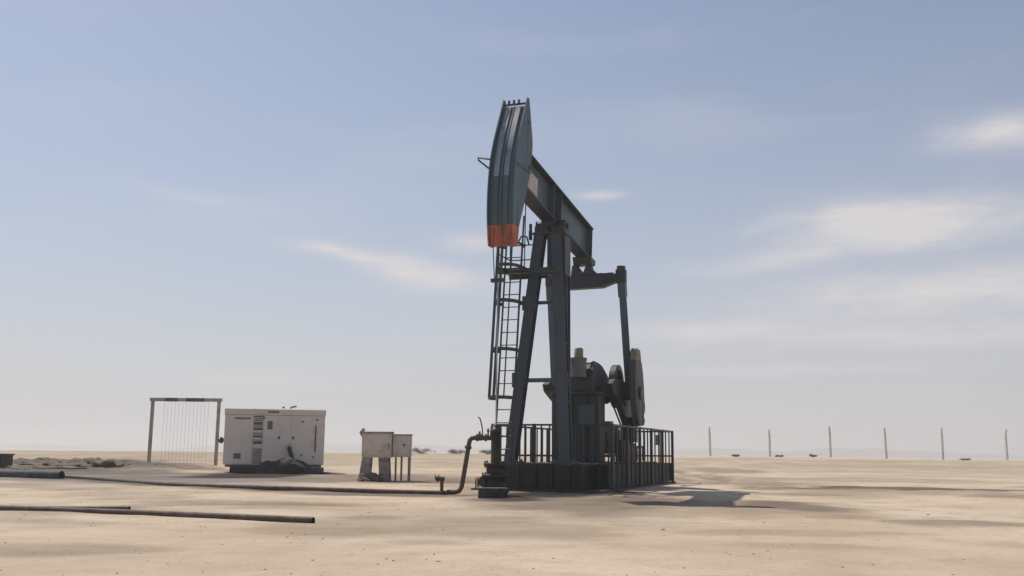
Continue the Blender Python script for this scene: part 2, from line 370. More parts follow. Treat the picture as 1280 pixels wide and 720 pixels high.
    mm = N.new('ShaderNodeMath'); mm.operation = 'MULTIPLY_ADD'; L.new(h2, mm.inputs[0]); mm.inputs[1].default_value = .22; L.new(h1, mm.inputs[2])
    b = N.new('ShaderNodeBump'); b.inputs['Strength'].default_value = .55; b.inputs['Distance'].default_value = .09
    L.new(mm.outputs[0], b.inputs['Height']); L.new(b.outputs[0], p.inputs['Normal'])
    me.materials.append(m)
    o = bpy.data.objects.new('ground', me); COL.objects.link(o)
    tag(o, 'pale tan desert sand with tyre ruts and dark oily patches', kind='structure')
make_ground()

def make_hills():
    mb = MB(); n = 90
    # two low ridges far out in the haze, each a closed strip with crest, front and back
    for (x0, x1, y0, dep, hmax, sd) in ((200, 1150, 2050, 320, 22, 5), (-760, 90, 2150, 300, 19, 9), (-2000, -900, 2200, 300, 14, 14)):
        xs = np.linspace(x0, x1, n); t = (xs - x0) / (x1 - x0)
        hh = hmax * np.clip(np.sin(pi * t) ** .7, 0, 1) * (.75 + .7 * fbm(xs / 200, xs * 0, sd, 4)) + .1
        rows = []
        for k, (f, g) in enumerate(((0, 0), (.25, .5), (.5, 1), (.75, .55), (1, 0))):
            jit = fbm(xs / 70, xs * 0 + k * 7.3, sd + 3, 3) * dep * .12
            rows.append([(x, y0 + dep * f + j, -4 + (h + 2.0) * g) for x, h, j in zip(xs, hh, jit)])
        vs = [v for r in rows for v in r]
        fs = [(k * n + i, k * n + i + 1, (k + 1) * n + i + 1, (k + 1) * n + i) for k in range(4) for i in range(n - 1)]
        mb.add(vs, fs, True)
    tag(mb.build('hills', 'hill'), 'faint low hills fading into the haze on the horizon', kind='structure')
make_hills()

# ------------------------------------------------------------------ pump jack (local x across, y to the rear, z up)
PHI = radians(20); O = Vector((1.23, 30.54, 0))
def pw(v, u, z): return Vector((O.x + u * sin(PHI) + v * cos(PHI), O.y + u * cos(PHI) - v * sin(PHI), z))
PJ = thing('pump_jack', 'tall dark slate pump jack with orange tipped horse head standing in the sand', 'pump jack', O, -PHI)
X, Y_, Z_ = Vector((1, 0, 0)), Vector((0, 1, 0)), Vector((0, 0, 1))

# base frame
b = MB()
for v in (-1.25, 1.25): b.ibeam((v, -1.38, .40), (v, 9.0, .40), .24, .66, X, .035, .03)
b.ibeam((0, -1.38, .40), (0, 9.0, .40), .24, .66, X, .035, .03)
for u in (1.0, 2.3, 3.6, 5.4, 7.2, 8.9): b.ibeam((-1.11, u, .40), (-.14, u, .40), .2, .6, Y_); b.ibeam((.14, u, .40), (1.11, u, .40), .2, .6, Y_)
b.build('base_frame', 'oily', PJ)
b = MB(); b.box(-1.40, 1.36, -1.44, -1.385, .03, .745); 
for v in (-1.0, -.5, 0, .5, 1.0): b.box(v - .02, v + .02, -1.52, -1.44, .06, .70)
b.build('end_plate', 'kick', PJ, .008)
b = MB(); b.box(-1.36, 1.36, -1.36, 1.9, .735, .765); b.build('deck_plate', 'oily', PJ)
b = MB(); b.box(-1.36, 1.36, 4.2, 8.95, .735, .765); b.build('deck_plate', 'oily', PJ)

# samson post: two front legs and one rear leg
def leg(p, q, w, h, side, name='leg', m='leg'):
    b = MB(); b.ibeam(p, q, w, h, side, .035, .03)
    d = (Vector(q) - Vector(p)); 
    for t in (.25, .5, .75):
        c = Vector(p) + d * t; b.bar(c - d.normalized() * .012, c + d.normalized() * .012, w * .94, h * .86, side)
    b.box(p[0] - .32, p[0] + .32, p[1] - .32, p[1] + .32, .767, .81)
    for i in (-1, 1):
        for j in (-1, 1): b.tube([(p[0] + .25 * i, p[1] + .25 * j, .8), (p[0] + .25 * i, p[1] + .25 * j, .87)], .035, 6)
    return b.build(name, m, PJ)
leg((-.92, -1.02, .80), (-.30, -.22, 7.75), .32, .34, X)
leg((.77, -1.03, .80), (.24, -.20, 7.75), .34, .34, X)
leg((.12, .95, .80), (.34, .12, 7.75), .33, .34, X)
b = MB(); b.tube([(-.52, -.46, 5.58), (.44, -.44, 5.58)], .055, 8); b.build('brace', 'slate', PJ)
b = MB(); b.bar((-.72, -.74, 3.2), (.58, -.72, 3.2), .12, .12, Z_); b.build('brace', 'slate', PJ)
b = MB(); b.bar((.58, -.72, 3.2), (.2, .62, 3.2), .10, .10, Z_); b.build('brace', 'slate', PJ)
b = MB(); b.bar((.52, -.5, 5.0), (.2, .35, 5.0), .10, .10, Z_); b.build('brace', 'slate', PJ)
def gusset(c, w, h, nrm):
    """bolted joint plate on a leg"""
    c = Vector(c); b = MB(); b.box(c.x - w / 2, c.x + w / 2, c.y - .012, c.y + .012, c.z - h / 2, c.z + h / 2)
    g_ = b.build('joint_plate', 'leg', PJ, .004); b = MB()
    for i in (-1, 1):
        for j in (-1, 0, 1): b.tube([(c.x + i * w * .34, c.y - .012, c.z + j * h * .36), (c.x + i * w * .34, c.y - .04, c.z + j * h * .36)], .022, 6)
    tag(b.build('bolt', 'dark', g_), kind='stuff')
def on(p, q, z): t = (z - p[2]) / (q[2] - p[2]); return (p[0] + (q[0] - p[0]) * t, p[1] + (q[1] - p[1]) * t - .205, z)
for z in (3.2, 5.55): gusset(on((-.92, -1.02, .80), (-.30, -.22, 7.75), z), .46, .44, None); gusset(on((.77, -1.03, .80), (.24, -.20, 7.75), z), .46, .44, None)
# head of the post and saddle bearing
b = MB(); b.box(-.50, .56, -.42, .36, 7.72, 7.80); b.box(-.06, .52, -.30, .30, 6.45, 7.72)
b.build('post_cap', 'dark', PJ, .01)
b = MB(); b.box(-.46, -.02, -.34, .26, 7.80, 7.98); b.box(.06, .50, -.34, .26, 7.80, 7.98)
b.disc((-.30, -.05, 8.02), X, .20, .30, 18); b.disc((.34, -.05, 8.02), X, .20, .30, 18); b.tube([(-.52, -.05, 8.02), (.56, -.05, 8.02)], .09, 12)
for v in (-.42, -.06, .10, .46): b.tube([(v, -.28, 7.97), (v, -.28, 8.16)], .03, 6); b.tube([(v, .18, 7.97), (v, .18, 8.16)], .03, 6)
b.build('saddle_bearing', 'dark', PJ, .01)
b = MB(); b.box(-.58, -.50, -.55, -.42, 7.55, 7.83); b.tube([(-.54, -.48, 7.80), (-.54, -.48, 8.05)], .05, 8); b.build('grease_fitting', 'dark', PJ, .006)

# walking beam
SL = (8.84 - 9.61) / (4.09 + 2.69)
def top(u): return 9.61 + SL * (u + 2.69)
TH = math.atan(SL); dn = Vector((0, sin(TH), -cos(TH)))    # into the beam, square to its length
BD = 1.18
bd = Vector((0, cos(TH), sin(TH)))
A0 = Vector((0, -3.35, top(-3.35))); A1 = Vector((0, 4.12, top(4.12)))
b = MB()
mid = dn * (BD / 2); b.bar(A0 + mid, A1 + mid, .03, BD - .08, X)
b.build('beam_web', 'slate', PJ)
BW = bpy.data.objects['beam_web']
b = MB(); b.bar(A0 + dn * .02, A1 + dn * .02, .46, .04, X); b.build('flange', 'dark', PJ, .004)
b = MB(); b.bar(A0 + dn * (BD - .02), A1 + dn * (BD - .02), .46, .04, X); b.build('flange', 'dark', PJ, .004)
for t in (.40, .50, .985):
    c = A0.lerp(A1, t) + mid; b = MB()
    for s_ in (-1, 1): b.bar(c + X * (s_ * .115) - bd * .012, c + X * (s_ * .115) + bd * .012, .20, BD - .085, X)
    b.build('stiffener', 'slate', PJ)
c = A0.lerp(A1, .175) + mid; b = MB(); b.bar(c + X * .020 - bd * .60, c + X * .020 + bd * .60, .008, .56, X); b.build('nameplate', 'plate', PJ)
c = A0.lerp(A1, .465) + dn * (BD + .09); b = MB(); b.bar(c - bd * .40, c + bd * .40, .44, .18, X); b.build('beam_seat', 'dark', PJ, .008)

# horse head: side plates, front wrapper and two wire-line grooves
FR = [(-3.48, 11.02), (-3.72, 10.55), (-3.98, 10.06), (-4.22, 9.55), (-4.42, 9.02), (-4.54, 8.5), (-4.61, 7.95), (-4.62, 7.45), (-4.59, 7.10)]
def fine(poly, k=4):
    P = [Vector(p) for p in poly]; out = []
    for i in range(len(P) - 1):
        p0, p1, p2, p3 = P[max(i - 1, 0)], P[i], P[i + 1], P[min(i + 2, len(P) - 1)]
        for j in range(k):
            t = j / k; v = .5 * (2 * p1 + (p2 - p0) * t + (2 * p0 - 5 * p1 + 4 * p2 - p3) * t * t + (3 * p1 - p0 - 3 * p2 + p3) * t ** 3); out.append((v.x, v.y))
    return out + [poly[-1]]
FR = fine(FR)
BK = [(-4.13, 7.10), (-3.84, 7.62), (-3.50, 8.24), (-3.26, 8.80), (-3.09, 9.32), (-3.02, 9.80), (-3.18, 10.45), (-3.34, 11.02)]
FRF = [(-3.60, 10.79)] + FR[3:]
TIPF = [(-4.59, 7.10), (-4.55, 6.83), (-4.49, 6.56)]; TIPB = [(-4.22, 6.56), (-4.18, 6.85), (-4.13, 7.10)]
HW = .36
b = MB(); b.prism([(-4.2, 7.9), (-3.7, 9.9), (-3.3, 9.9), (-3.6, 8.3)], -.28, .28); HH = b.build('horse_head', 'dark', PJ)
for v in (-HW, HW): b = MB(); b.prism(FR + BK, v - .02, v + .02); b.build('side_plate', 'slate', HH, .004)
def off(poly, d):    # push a front outline back into the head
    out = []
    for i, (u, z) in enumerate(poly):
        a = poly[max(i - 1, 0)]; c = poly[min(i + 1, len(poly) - 1)]
        t = Vector((c[0] - a[0], c[1] - a[1])).normalized(); nrm = Vector((-t.y, t.x))
        if nrm.x < 0: nrm = -nrm
        out.append((u + nrm.x * d, z + nrm.y * d))
    return out
def strip(poly, v0, v1, d, th):
    f = off(poly, d); k = off(poly, d + th); b = MB(); n = len(f)
    vs = [(v0, *p) for p in f] + [(v1, *p) for p in f] + [(v0, *p) for p in k] + [(v1, *p) for p in k]; fs = []
    for i in range(n - 1):
        fs += [(i, i + 1, n + i + 1, n + i), (2 * n + i, 3 * n + i, 3 * n + i + 1, 2 * n + i + 1), (i, 2 * n + i, 2 * n + i + 1, i + 1), (n + i, n + i + 1, 3 * n + i + 1, 3 * n + i)]
    fs += [(0, n, 3 * n, 2 * n), (n - 1, 3 * n - 1, 4 * n - 1, 2 * n - 1)]
    return b.add(vs, fs)
strip(FRF, -HW + .021, HW - .021, .085, .02).build('face_plate', 'slate', HH)
for v in (0.0,): strip(FRF, v - .025, v + .025, .05, .034).build('face_rib', 'slate', HH)
for v in (-.165, .125): strip(FRF[:19], v - .075, v + .075, .05, .034).build('wear_strip', 'galv', HH); strip(FRF[18:], v - .074, v + .074, .051, .033).build('wear_strip', 'slate', HH)
HT = strip(TIPF, -HW + .022, HW - .022, .07, .02).build('head_tip', 'orange', PJ)
for v in (-HW, HW): b = MB(); b.prism(TIPF + TIPB[:], v - .021, v + .021); b.build('tip_side', 'orange', HT)
for v in (0.0,): strip(TIPF, v - .03, v + .03, .03, .04).build('face_rib', 'orange', HT)
b = MB(); b.box(-HW + .03, HW - .03, -4.46, -4.24, 6.57, 6.60); b.build('tip_floor', 'orange', HT)
b = MB()
for v in (-.2, -.05, .1): b.tube([(v, -3.46, 10.86), (v, -3.44, 10.99)], .035, 8)
b.bar((-.33, -3.45, 10.86), (.33, -3.45, 10.86), .05, .05, Z_); b.build('rope_anchor', 'dark', HH)
b = MB(); b.bar((HW + .028, -4.30, 8.86), (HW + .028, -3.20, 8.86), .016, .03, X)
b.build('plate_seam', 'dark', HH)
for p in ((10.3, -3.4), (9.0, -3.3)): b = MB(); b.disc((HW + .025, p[1], p[0]), X, .05, .03, 10); b.build('bolt_head', 'dark', HH)
b = MB(); b.tube([(-HW - .02, -4.42, 9.00), (-.72, -4.48, 9.06), (-.70, -4.48, 8.99), (-HW - .02, -4.44, 8.72)], .025, 6); b.build('rope_guard', 'dark', PJ)

# tail bearing, equaliser and pitman arms
bt = Vector((0, 3.80, top(3.80))) + dn * BD
b = MB(); b.prism([(3.45, bt.z + .04), (4.08, bt.z - .03), (4.02, 7.48), (3.56, 7.48)], -.36, .30)
b.build('tail_bearing', 'dark', PJ, .01)
for oy in ([(-.42, 7.479), (-.27, 7.479), (-.06, 7.20), (-.06, 7.10), (-.47, 7.08), (-.45, 7.25)], [(.08, 7.479), (.23, 7.479), (.27, 7.32), (.40, 7.22), (.42, 7.12), (-.03, 7.10), (-.03, 7.20)]):
    b = MB(); b.prism(oy, 3.62, 3.98, 'y'); b.build('equalizer_yoke', 'dark', PJ, .006)
eqo = [(-1.18, 6.90), (-.55, 6.66), (.62, 6.68), (1.12, 6.86), (1.16, 7.13), (-1.20, 7.09)]
b = MB(); b.prism(eqo, 3.66, 4.02, 'y'); b.build('equalizer', 'dark', PJ, .012)
EQ = bpy.data.objects['equalizer']
b = MB(); b.tube([(-.1, 3.84, 7.12), (.5, 3.84, 7.16), (1.0, 3.84, 7.17)], .035, 6); b.disc((.55, 3.84, 7.17), Z_, .06, .05, 8); b.disc((.85, 3.84, 7.17), Z_, .05, .05, 8); b.build('grease_line', 'dark', EQ)
for s_ in (-1, 1):
    b = MB(); b.tube([(s_ * 1.26, 3.86, 6.95), (s_ * 1.26, 3.86, 7.40)], [.16, .15], 14); b.box(s_ * 1.26 - .17, s_ * 1.26 + .17, 3.72, 4.0, 6.80, 7.28)
    b.build('wrist_bearing', 'dark', PJ, .02)
    b = MB(); b.ibeam((s_ * 1.28, 3.87, 6.85), (s_ * 1.33, 4.62, 3.10), .20, .24, X, .03, .03)
    b.bar((s_ * 1.28, 3.87, 6.90), (s_ * 1.287, 3.97, 6.35), .26, .28, X)
    b.build('pitman_arm', 'slate', PJ)

# pedestal, gearbox, cranks and counterweights
b = MB(); b.box(-.80, .80, 2.55, 3.35, .767, 2.95)
for v in (-.55, -.1, .35): b.box(v - .03, v + .03, 2.48, 2.55, .767, 2.95)
b.build('pedestal', 'dark', PJ, .015)
PD = bpy.data.objects['pedestal']
b = MB(); b.box(.16, .70, 2.44, 2.478, 1.95, 2.62); b.build('access_panel', 'slate', PD, .01)
b = MB(); b.box(-.92, .92, 2.30, 4.3, 2.952, 3.04); b.build('gearbox_bed', 'dark', PJ, .01)
gp = [(2.42, 3.042), (2.42, 3.72), (2.62, 3.94), (3.05, 4.05), (3.6, 3.98), (4.3, 3.72), (4.85, 3.36), (4.95, 3.05), (4.75, 2.80), (4.33, 2.72), (4.33, 3.042)]
b = MB(); b.prism(gp, -.66, .66); b.build('gearbox', 'dark', PJ, .05)
GB = bpy.data.objects['gearbox']
b = MB()
for v in (-.5, 0.0, .5): b.prism([(u, z + .045) for u, z in gp[1:8]] + [(u, z - .02) for u, z in reversed(gp[1:8])], v - .03, v + .03)
b.build('casting_rib', 'dark', GB)
b = MB(); b.tube([(.18, 2.30, 3.50), (.18, 2.30, 4.06)], .27, 24); b.tube([(.18, 2.30, 4.04), (.18, 2.30, 4.13)], .29, 24); b.build('breather', 'grey', GB, .01)
b = MB(); b.tube([(.20, 2.30, 4.12), (.20, 2.30, 4.42), (.20, 2.30, 4.46)], [.15, .15, .11], 16); b.build('breather_cap', 'yellow', GB)
b = MB(); b.tube([(-1.42, 4.55, 3.02), (1.42, 4.55, 3.02)], .16, 18); b.build('crank_shaft', 'dark', PJ)
for s_ in (-1, 1):
    v0, v1 = sorted((s_ * .98, s_ * 1.20))
    co = [(2.75, 3.32), (3.25, 3.50), (4.5, 3.50), (5.2, 3.30), (5.62, 2.80), (5.62, 2.15), (5.05, 1.98), (4.5, 2.35), (3.9, 2.75), (2.9, 3.08)]
    b = MB(); b.prism(co, v0, v1); b.disc((s_ * 1.09, 4.55, 3.02), X, .34, .30, 22); b.build('crank_arm', 'dark', PJ, .015)
    CA = PJ.children[-1]
    v0, v1 = sorted((s_ * 1.48, s_ * 1.70))
    cw = [(4.05, 4.20), (4.95, 4.20), (5.16, 3.85), (5.30, 3.3), (5.36, 2.86), (5.46, 2.72), (5.40, 2.50), (5.25, 2.38), (5.40, 2.16), (5.22, 2.02), (4.55, 1.98), (4.30, 2.25), (4.02, 2.9), (3.98, 3.6)]
    if s_ < 0: continue
    b = MB(); b.prism(cw, v0, v1); b.disc((s_ * 1.60, 4.6, 3.1), X, .22, .36, 18); b.build('counterweight', 'weight', PJ, .02)
    CW = PJ.children[-1]
    b = MB(); b.prism([(4.06, 4.203), (4.16, 4.52), (4.32, 4.62), (4.78, 4.58), (4.94, 4.203)], v0 + .004, v1 - .004); b.build('painted_end', 'yellow', CW, .02)
    b = MB(); b.tube([(s_ * 1.2, 4.6, 3.08), (s_ * 1.46, 4.6, 3.08)], .10, 12); b.build('crank_pin', 'dark', CA)
# belt sheave, belts and motor
sc_ = Vector((.93, 4.42, 3.33))
b = MB(); n = 36
for r_a, r_b in ((.74, .57),):
    vs = []; fs = []
    for i in range(n):
        t = 2 * pi * i / n
        for vv in (-.10, .10):
            for r_ in (r_a, r_b): vs.append((sc_.x + vv, sc_.y + cos(t) * r_, sc_.z + sin(t) * r_))
    for i in range(n):
        o, q = i * 4, ((i + 1) % n) * 4
        fs += [(o, o + 1, q + 1, q), (o + 2, q + 2, q + 3, o + 3), (o, q, q + 2, o + 2), (o + 1, o + 3, q + 3, q + 1)]
    b.add(vs, fs)
for i in range(5):
    t = 2 * pi * i / 5 + .5; d = Vector((0, cos(t), sin(t))); b.bar(sc_ + d * .12, sc_ + d * .62, .08, .09, X)
b.disc(sc_, X, .16, .24, 16)
b.build('belt_sheave', 'dark', PJ)
mo = Vector((.93, 6.30, 1.62))
b = MB()
d = (mo - sc_); pn = Vector((0, -d.z, d.y)).normalized()
for k in (-1, 1):
    for vv in (-.05, .05):
        b.bar(sc_ + pn * k * .73 + X * vv, mo + pn * k * .20 + X * vv, .05, .03, X)
b.build('drive_belt', 'rubber', PJ)
b = MB(); b.disc(mo, X, .19, .26, 18); b.build('motor_sheave', 'dark', PJ)
b = MB(); b.tube([(-.25, 6.30, 1.62), (.62, 6.30, 1.62)], .36, 20); b.tube([(-.42, 6.30, 1.62), (-.25, 6.30, 1.62)], [.25, .36], 20)
for i in range(14):
    t = 2 * pi * i / 14; dv = Vector((0, cos(t), sin(t))); b.bar(Vector((-.22, 6.3, 1.62)) + dv * .38, Vector((.58, 6.3, 1.62)) + dv * .38, .02, .07, dv.cross(X))
b.box(.0, .3, 6.12, 6.46, 1.95, 2.2)
b.build('motor', 'grey', PJ)
b = MB(); b.box(-.45, .85, 5.75, 6.85, 1.06, 1.22); b.box(-.40, -.28, 5.8, 6.8, .767, 1.06); b.box(.66, .80, 5.8, 6.8, .767, 1.06); b.build('motor_stand', 'oily', PJ, .01)
b = MB(); b.box(1.0, 1.32, 3.9, 5.5, .78, 1.42); b.box(1.05, 1.28, 4.0, 5.3, 1.42, 1.52); b.build('guard_box', 'red', PJ, .02)
b = MB(); b.box(1.00, 1.40, 4.85, 5.55, 1.45, 2.12); b.box(1.06, 1.34, 4.95, 5.45, 2.12, 2.3); b.build('lube_box', 'oily', PJ, .02)
b = MB(); b.tube([(1.28, 5.9, .80), (1.28, 5.9, 1.30), (1.28, 6.9, 1.30), (1.28, 6.9, .80)], .04, 8); b.build('step_rail', 'oily', PJ)

# ladder with safety cage in front of the left leg
LA, LB = Vector((-1.03, -1.44, .77)), Vector((-.88, -1.00, 7.30)); LW = .26
ld = (LB - LA).normalized()
def lad(t, dv=0.0, du=0.0):
    p = LA.lerp(LB, t); return Vector((p.x + dv, p.y + du, p.z))
b = MB()
for s_ in (-1, 1): b.bar(lad(0, s_ * LW), lad(1.14, s_ * LW), .035, .065, X)
LD = b.build('ladder', 'dark', PJ)
rung = None
for i in range(1, 17):
    t = i / 17
    if rung is None:
        b = MB(); b.tube([(-LW, 0, 0), (LW, 0, 0)], .016, 6); rung = b.build('rung', 'dark', LD, loc=lad(t))
    else: copy_part(rung, LD, lad(t))
CR = .40
def hoop_pts(z_t, n=14):
    c = lad(z_t); return [Vector((c.x + CR * cos(a) * .98, c.y - .12 - CR * 1.95 * max(sin(a), 0) ** .8, c.z)) for a in np.linspace(pi, 0, n)]
for t, w in ((.285, .10), (.50, .10), (.72, .11), (.885, .10), (.99, .08)):
    pts = hoop_pts(t); b = MB()
    pts = [lad(t, -LW)] + pts + [lad(t, LW)]
    for p, q in zip(pts[:-1], pts[1:]): b.bar(p, q + (q - p) * .05, w, .014, Z_)
    b.build('cage_hoop', 'dark', LD)
for k in (1, 4, 6, 9, 12):
    pts = [hoop_pts(t)[k] * 1 for t in (.285, .50, .72, .885, .99)]
    c = lad(.5); b = MB()
    for p, q in zip(pts[:-1], pts[1:]): b.bar(p, q, .085 if k in (4, 6) else .04, .012, Vector((1, 0, 0)))
    b.build('cage_strip', 'dark', LD)
# service platform at the ladder top
b = MB(); b.box(-1.42, -.52, -1.0, .10, 6.55, 6.60)
for u in (-.98, .06): b.bar((-1.42, u, 6.50), (.50, u, 6.50), .08, .14, Y_)
for u in np.linspace(-.9, 0, 8): b.box(-1.40, -.54, u - .012, u + .012, 6.60, 6.625)
b.build('platform', 'dark', PJ)
PF = bpy.data.objects['platform']
b = MB(); b.bar((-.52, -.46, 6.52), (.44, -.42, 6.52), .12, .14, Y_); b.build('brace', 'dark', PJ)
b = MB()
for z in (7.05, 7.52): b.tube([(-1.40, .08, z), (-.62, .08, z), (-.40, .08, z)], .022, 6); b.tube([(-1.40, -.96, z), (-1.40, .08, z)], .022, 6)
b.tube([(-.78, -1.0, 7.35), (-.66, -.98, 7.58), (-.50, -.96, 7.55), (-.42, -.96, 7.30)], .028, 6)
b.build('handrail', 'dark', PF)
for p in ((-1.40, .08), (-.62, .08), (-1.40, -.96)):
    b = MB(); b.tube([(*p, 6.58), (*p, 7.52)], .024, 6); b.build('rail_post', 'dark', PF)
b = MB(); b.tube([(-.66, -.70, 6.58), (-.63, -.70, 8.80)], .018, 6); b.build('grab_pole', 'dark', PF)

# bridle ropes and polished rod
b = MB()
for v in (-.17, .085):
    b.tube([(v, -4.60, 7.0), (v, -4.63, 6.4), (v * .75, -4.62, 5.6)], .014, 5)
b.build('bridle_rope', 'rope', PJ)
b = MB(); b.bar((-.22, -4.62, 5.58), (.16, -4.62, 5.58), .10, .12, Z_); b.build('carrier_bar', 'dark', PJ, .01)
b = MB(); b.tube([(-.03, -4.62, 1.7), (-.03, -4.62, 5.75)], .02, 8); b.build('polished_rod', 'galv', PJ)

# ------------------------------------------------------------------ foundation slab and guard railing
b = MB(); b.box(-1.95, 1.95, -1.6, 9.6, -.25, .028); f = b.build('foundation', 'concdark', None, .02)
f.location = O; f.rotation_euler = (0, 0, -PHI)
tag(f, 'oil stained concrete slab under the pump jack', 'foundation', kind='structure')
RL = thing('guard_railing', 'dark steel guard railing with solid kick panels around the pump jack base', 'railing', O, -PHI)
RW, R0, R1 = 1.885, 0.0, 9.3
def rail_bar(p, q, w=.06, name='rail'): b = MB(); b.bar(p, q, w, w, Z_); return b.build(name, 'dark', RL)
for z in (1.90, .98):
    if z > 1: rail_bar((RW, R0, z), (RW, R1, z)); rail_bar((-RW, R0, z), (-RW, R1, z))
    rail_bar((-RW, R1, z), (RW, R1, z)); rail_bar((-RW, R0, z), (-.55, R0, z), .055); rail_bar((-.52, R0, z), (.62, R0, z), .055); rail_bar((.62, R0, z), (RW, R0, z), .055)
post = None
for v, u in [(RW, R0), (-RW, R0), (RW, R1), (-RW, R1), (.62, R0), (-.54, R0), (0, R1)] + [(s_ * RW, u) for s_ in (1, -1) for u in (1.9, 3.7, 5.5, 7.4)]:
    if post is None:
        b = MB(); b.box(-.045, .045, -.045, .045, .03, 1.935); post = b.build('post', 'dark', RL, .006, loc=(v, u, 0))
    else: copy_part(post, RL, (v, u, 0))
pk = None
def picket(v, u):
    global pk
    if pk is None:
        b = MB(); b.box(-.02, .02, -.02, .02, .10, 1.875); pk = b.build('picket', 'dark', RL, loc=(v, u, 0))
    else: copy_part(pk, RL, (v, u, 0))
for v in np.arange(-RW + .26, RW - .1, .262): picket(v, R0)
for u in (.62, 1.25, 2.5, 3.1, 4.3, 4.9, 6.1, 6.75, 8.0, 8.65): picket(RW, u); picket(-RW, u)
for v in np.arange(-RW + .3, RW - .1, .6): picket(v, R1)
for (v0, v1, u0_, u1_) in ((-RW + .05, -.60, R0 + .05, R0 + .07), (-.49, .57, R0 + .05, R0 + .07), (.67, RW - .12, R0 + .05, R0 + .07), (RW - .112, RW - .088, .06, 4.6), (RW - .112, RW - .088, 4.62, 9.24), (-RW + .088, -RW + .112, .06, 9.24), (-RW + .05, RW - .05, R1 - .012, R1 + .012)):
    b = MB(); b.box(v0, v1, u0_, u1_, .05, .72); b.build('kick_panel', 'kick', RL)
b = MB(); b.box(-.35, .35, -.02, .02, -.18, .18); bx = b.build('sign_panel', 'blue', RL, .01, loc=(RW - .07, 7.0, 1.55)); bx.rotation_euler = (0, 0, pi / 2)
bx['label'] = 'faded blue panel hung on the side rail'

# ------------------------------------------------------------------ wellhead and flow line
WX, WY = pw(-.03, -4.62, 0).x, pw(-.03, -4.62, 0).y
WH = thing('wellhead', 'rusty dark wellhead stack with side valve below the horse head', 'wellhead', (WX, WY, H(WX, WY)))
def lathe(prof, n=18):
    b = MB(); b.tube([(0, 0, z) for r, z in prof], [r for r, z in prof], n); return b
lathe([(.30, -.1), (.30, .10), (.38, .10), (.38, .18), (.27, .18), (.27, .44), (.36, .44), (.36, .53), (.24, .53), (.24, .74), (.31, .74), (.31, .82), (.13, .82)]).build('casing_head', 'oily', WH)
lathe([(.11, .82), (.11, 1.60), (.15, 1.60), (.15, 1.68), (.09, 1.68), (.09, 1.78), (.06, 1.80)]).build('pumping_tee', 'dark', WH)
b = MB()
for z in (.14, .48, .78):
    for i in range(10):
        t = 2 * pi * i / 10; r_ = .325 if z < .5 else .27
        b.tube([(cos(t) * r_, sin(t) * r_, z - .09), (cos(t) * r_, sin(t) * r_, z + .09)], .02, 6)
tag(b.build('flange_bolt', 'oily', WH), kind='stuff')
b = MB(); b.tube([(-.10, 0, .33), (-.46, 0, .33)], .075, 10); b.disc((-.30, 0, .33), X, .14, .05, 14); b.disc((-.44, 0, .33), X, .13, .05, 14); b.box(-.40, -.33, -.1, .1, .22, .46); b.build('side_valve', 'pipe', WH)
b = MB(); b.ring((-.50, -.02, .30), X, .13, .018, 20, 6)
for i in range(4):
    t = pi / 2 * i; b.tube([(-.50, -.02, .30), (-.50, -.02 + cos(t) * .13, .30 + sin(t) * .13)], .012, 5)
b.build('hand_wheel', 'pipe', WH)
b = MB(); b.disc((.06, -.30, .95), Y_, .09, .05, 14); b.tube([(.03, -.1, .9), (.06, -.28, .95)], .02, 6); b.build('gauge', 'oily', WH)
b = MB(); b.tube([(.12, 0, 1.50), (.30, 0, 1.50), (.30, 0, 1.72)], .03, 7); b.box(.26, .34, -.04, .04, 1.5, 1.58); b.build('bleed_valve', 'dark', WH)

b = MB(); b.box(-.35, .35, -.3, .3, -.25, .24); o = b.build('concrete_block', 'concdark', None, .02, loc=(-.42, 24.75, H(-.42, 24.75))); o.rotation_euler = (0, 0, .03)
tag(o, 'dark weathered concrete block lying on the sand in front of the wellhead', 'block')

def smooth_path(pts, k=8):
    P = [Vector(p) for p in pts]; out = []
    for i in range(len(P) - 1):
        p0, p1, p2, p3 = P[max(i - 1, 0)], P[i], P[i + 1], P[min(i + 2, len(P) - 1)]
        for j in range(k):
            t = j / k; out.append(.5 * ((2 * p1) + (p2 - p0) * t + (2 * p0 - 5 * p1 + 4 * p2 - p3) * t * t + (3 * p1 - p0 - 3 * p2 + p3) * t ** 3))
    return out + [P[-1]]
FL = thing('flow_line', 'long brown flow line running along the sand and rising to the wellhead', 'pipeline', (0, 0, 0))
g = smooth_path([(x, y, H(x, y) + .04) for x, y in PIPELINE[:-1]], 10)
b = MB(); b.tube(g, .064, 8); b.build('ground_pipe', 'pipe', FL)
tx, ty = WX, WY; tz = WH.location.z
e = [(-1.6, 26.25, .05), (-1.42, 26.16, .05), (-1.30, 26.12, .08), (-1.24, 26.11, .18), (-1.17, 26.12, .62), (-1.07, 26.14, 1.28), (-1.05, 26.145, 1.37), (-1.00, 26.15, 1.42), (-.90, 26.15, 1.435), (tx - .09, ty, tz + 1.45)]
b = MB(); b.tube(e, .062, 10); b.build('riser_pipe', 'pipe', FL)
b = MB(); b.tube([(-1.095, 26.135, 1.15), (-1.085, 26.137, 1.22)], .09, 10); b.build('pipe_coupling', 'pipe', FL)
for x in (-.86, -.64): b = MB(); b.disc((x, 26.16, 1.44), X, .095, .06, 12); b.build('pipe_coupling', 'pipe', FL)
b = MB(); b.tube([(-.80, 26.16, 1.47), (-.80, 26.16, 1.60)], .03, 6); b.box(-.86, -.74, 26.12, 26.20, 1.36, 1.53); b.build('line_valve', 'blue', FL, .006)
b = MB(); b.tube([(-.72, 26.16, 1.48), (-.735, 26.16, 1.70), (-.79, 26.16, 1.92), (-.845, 26.16, 1.97)], .016, 6); b.build('lever_rod', 'pipe', FL)
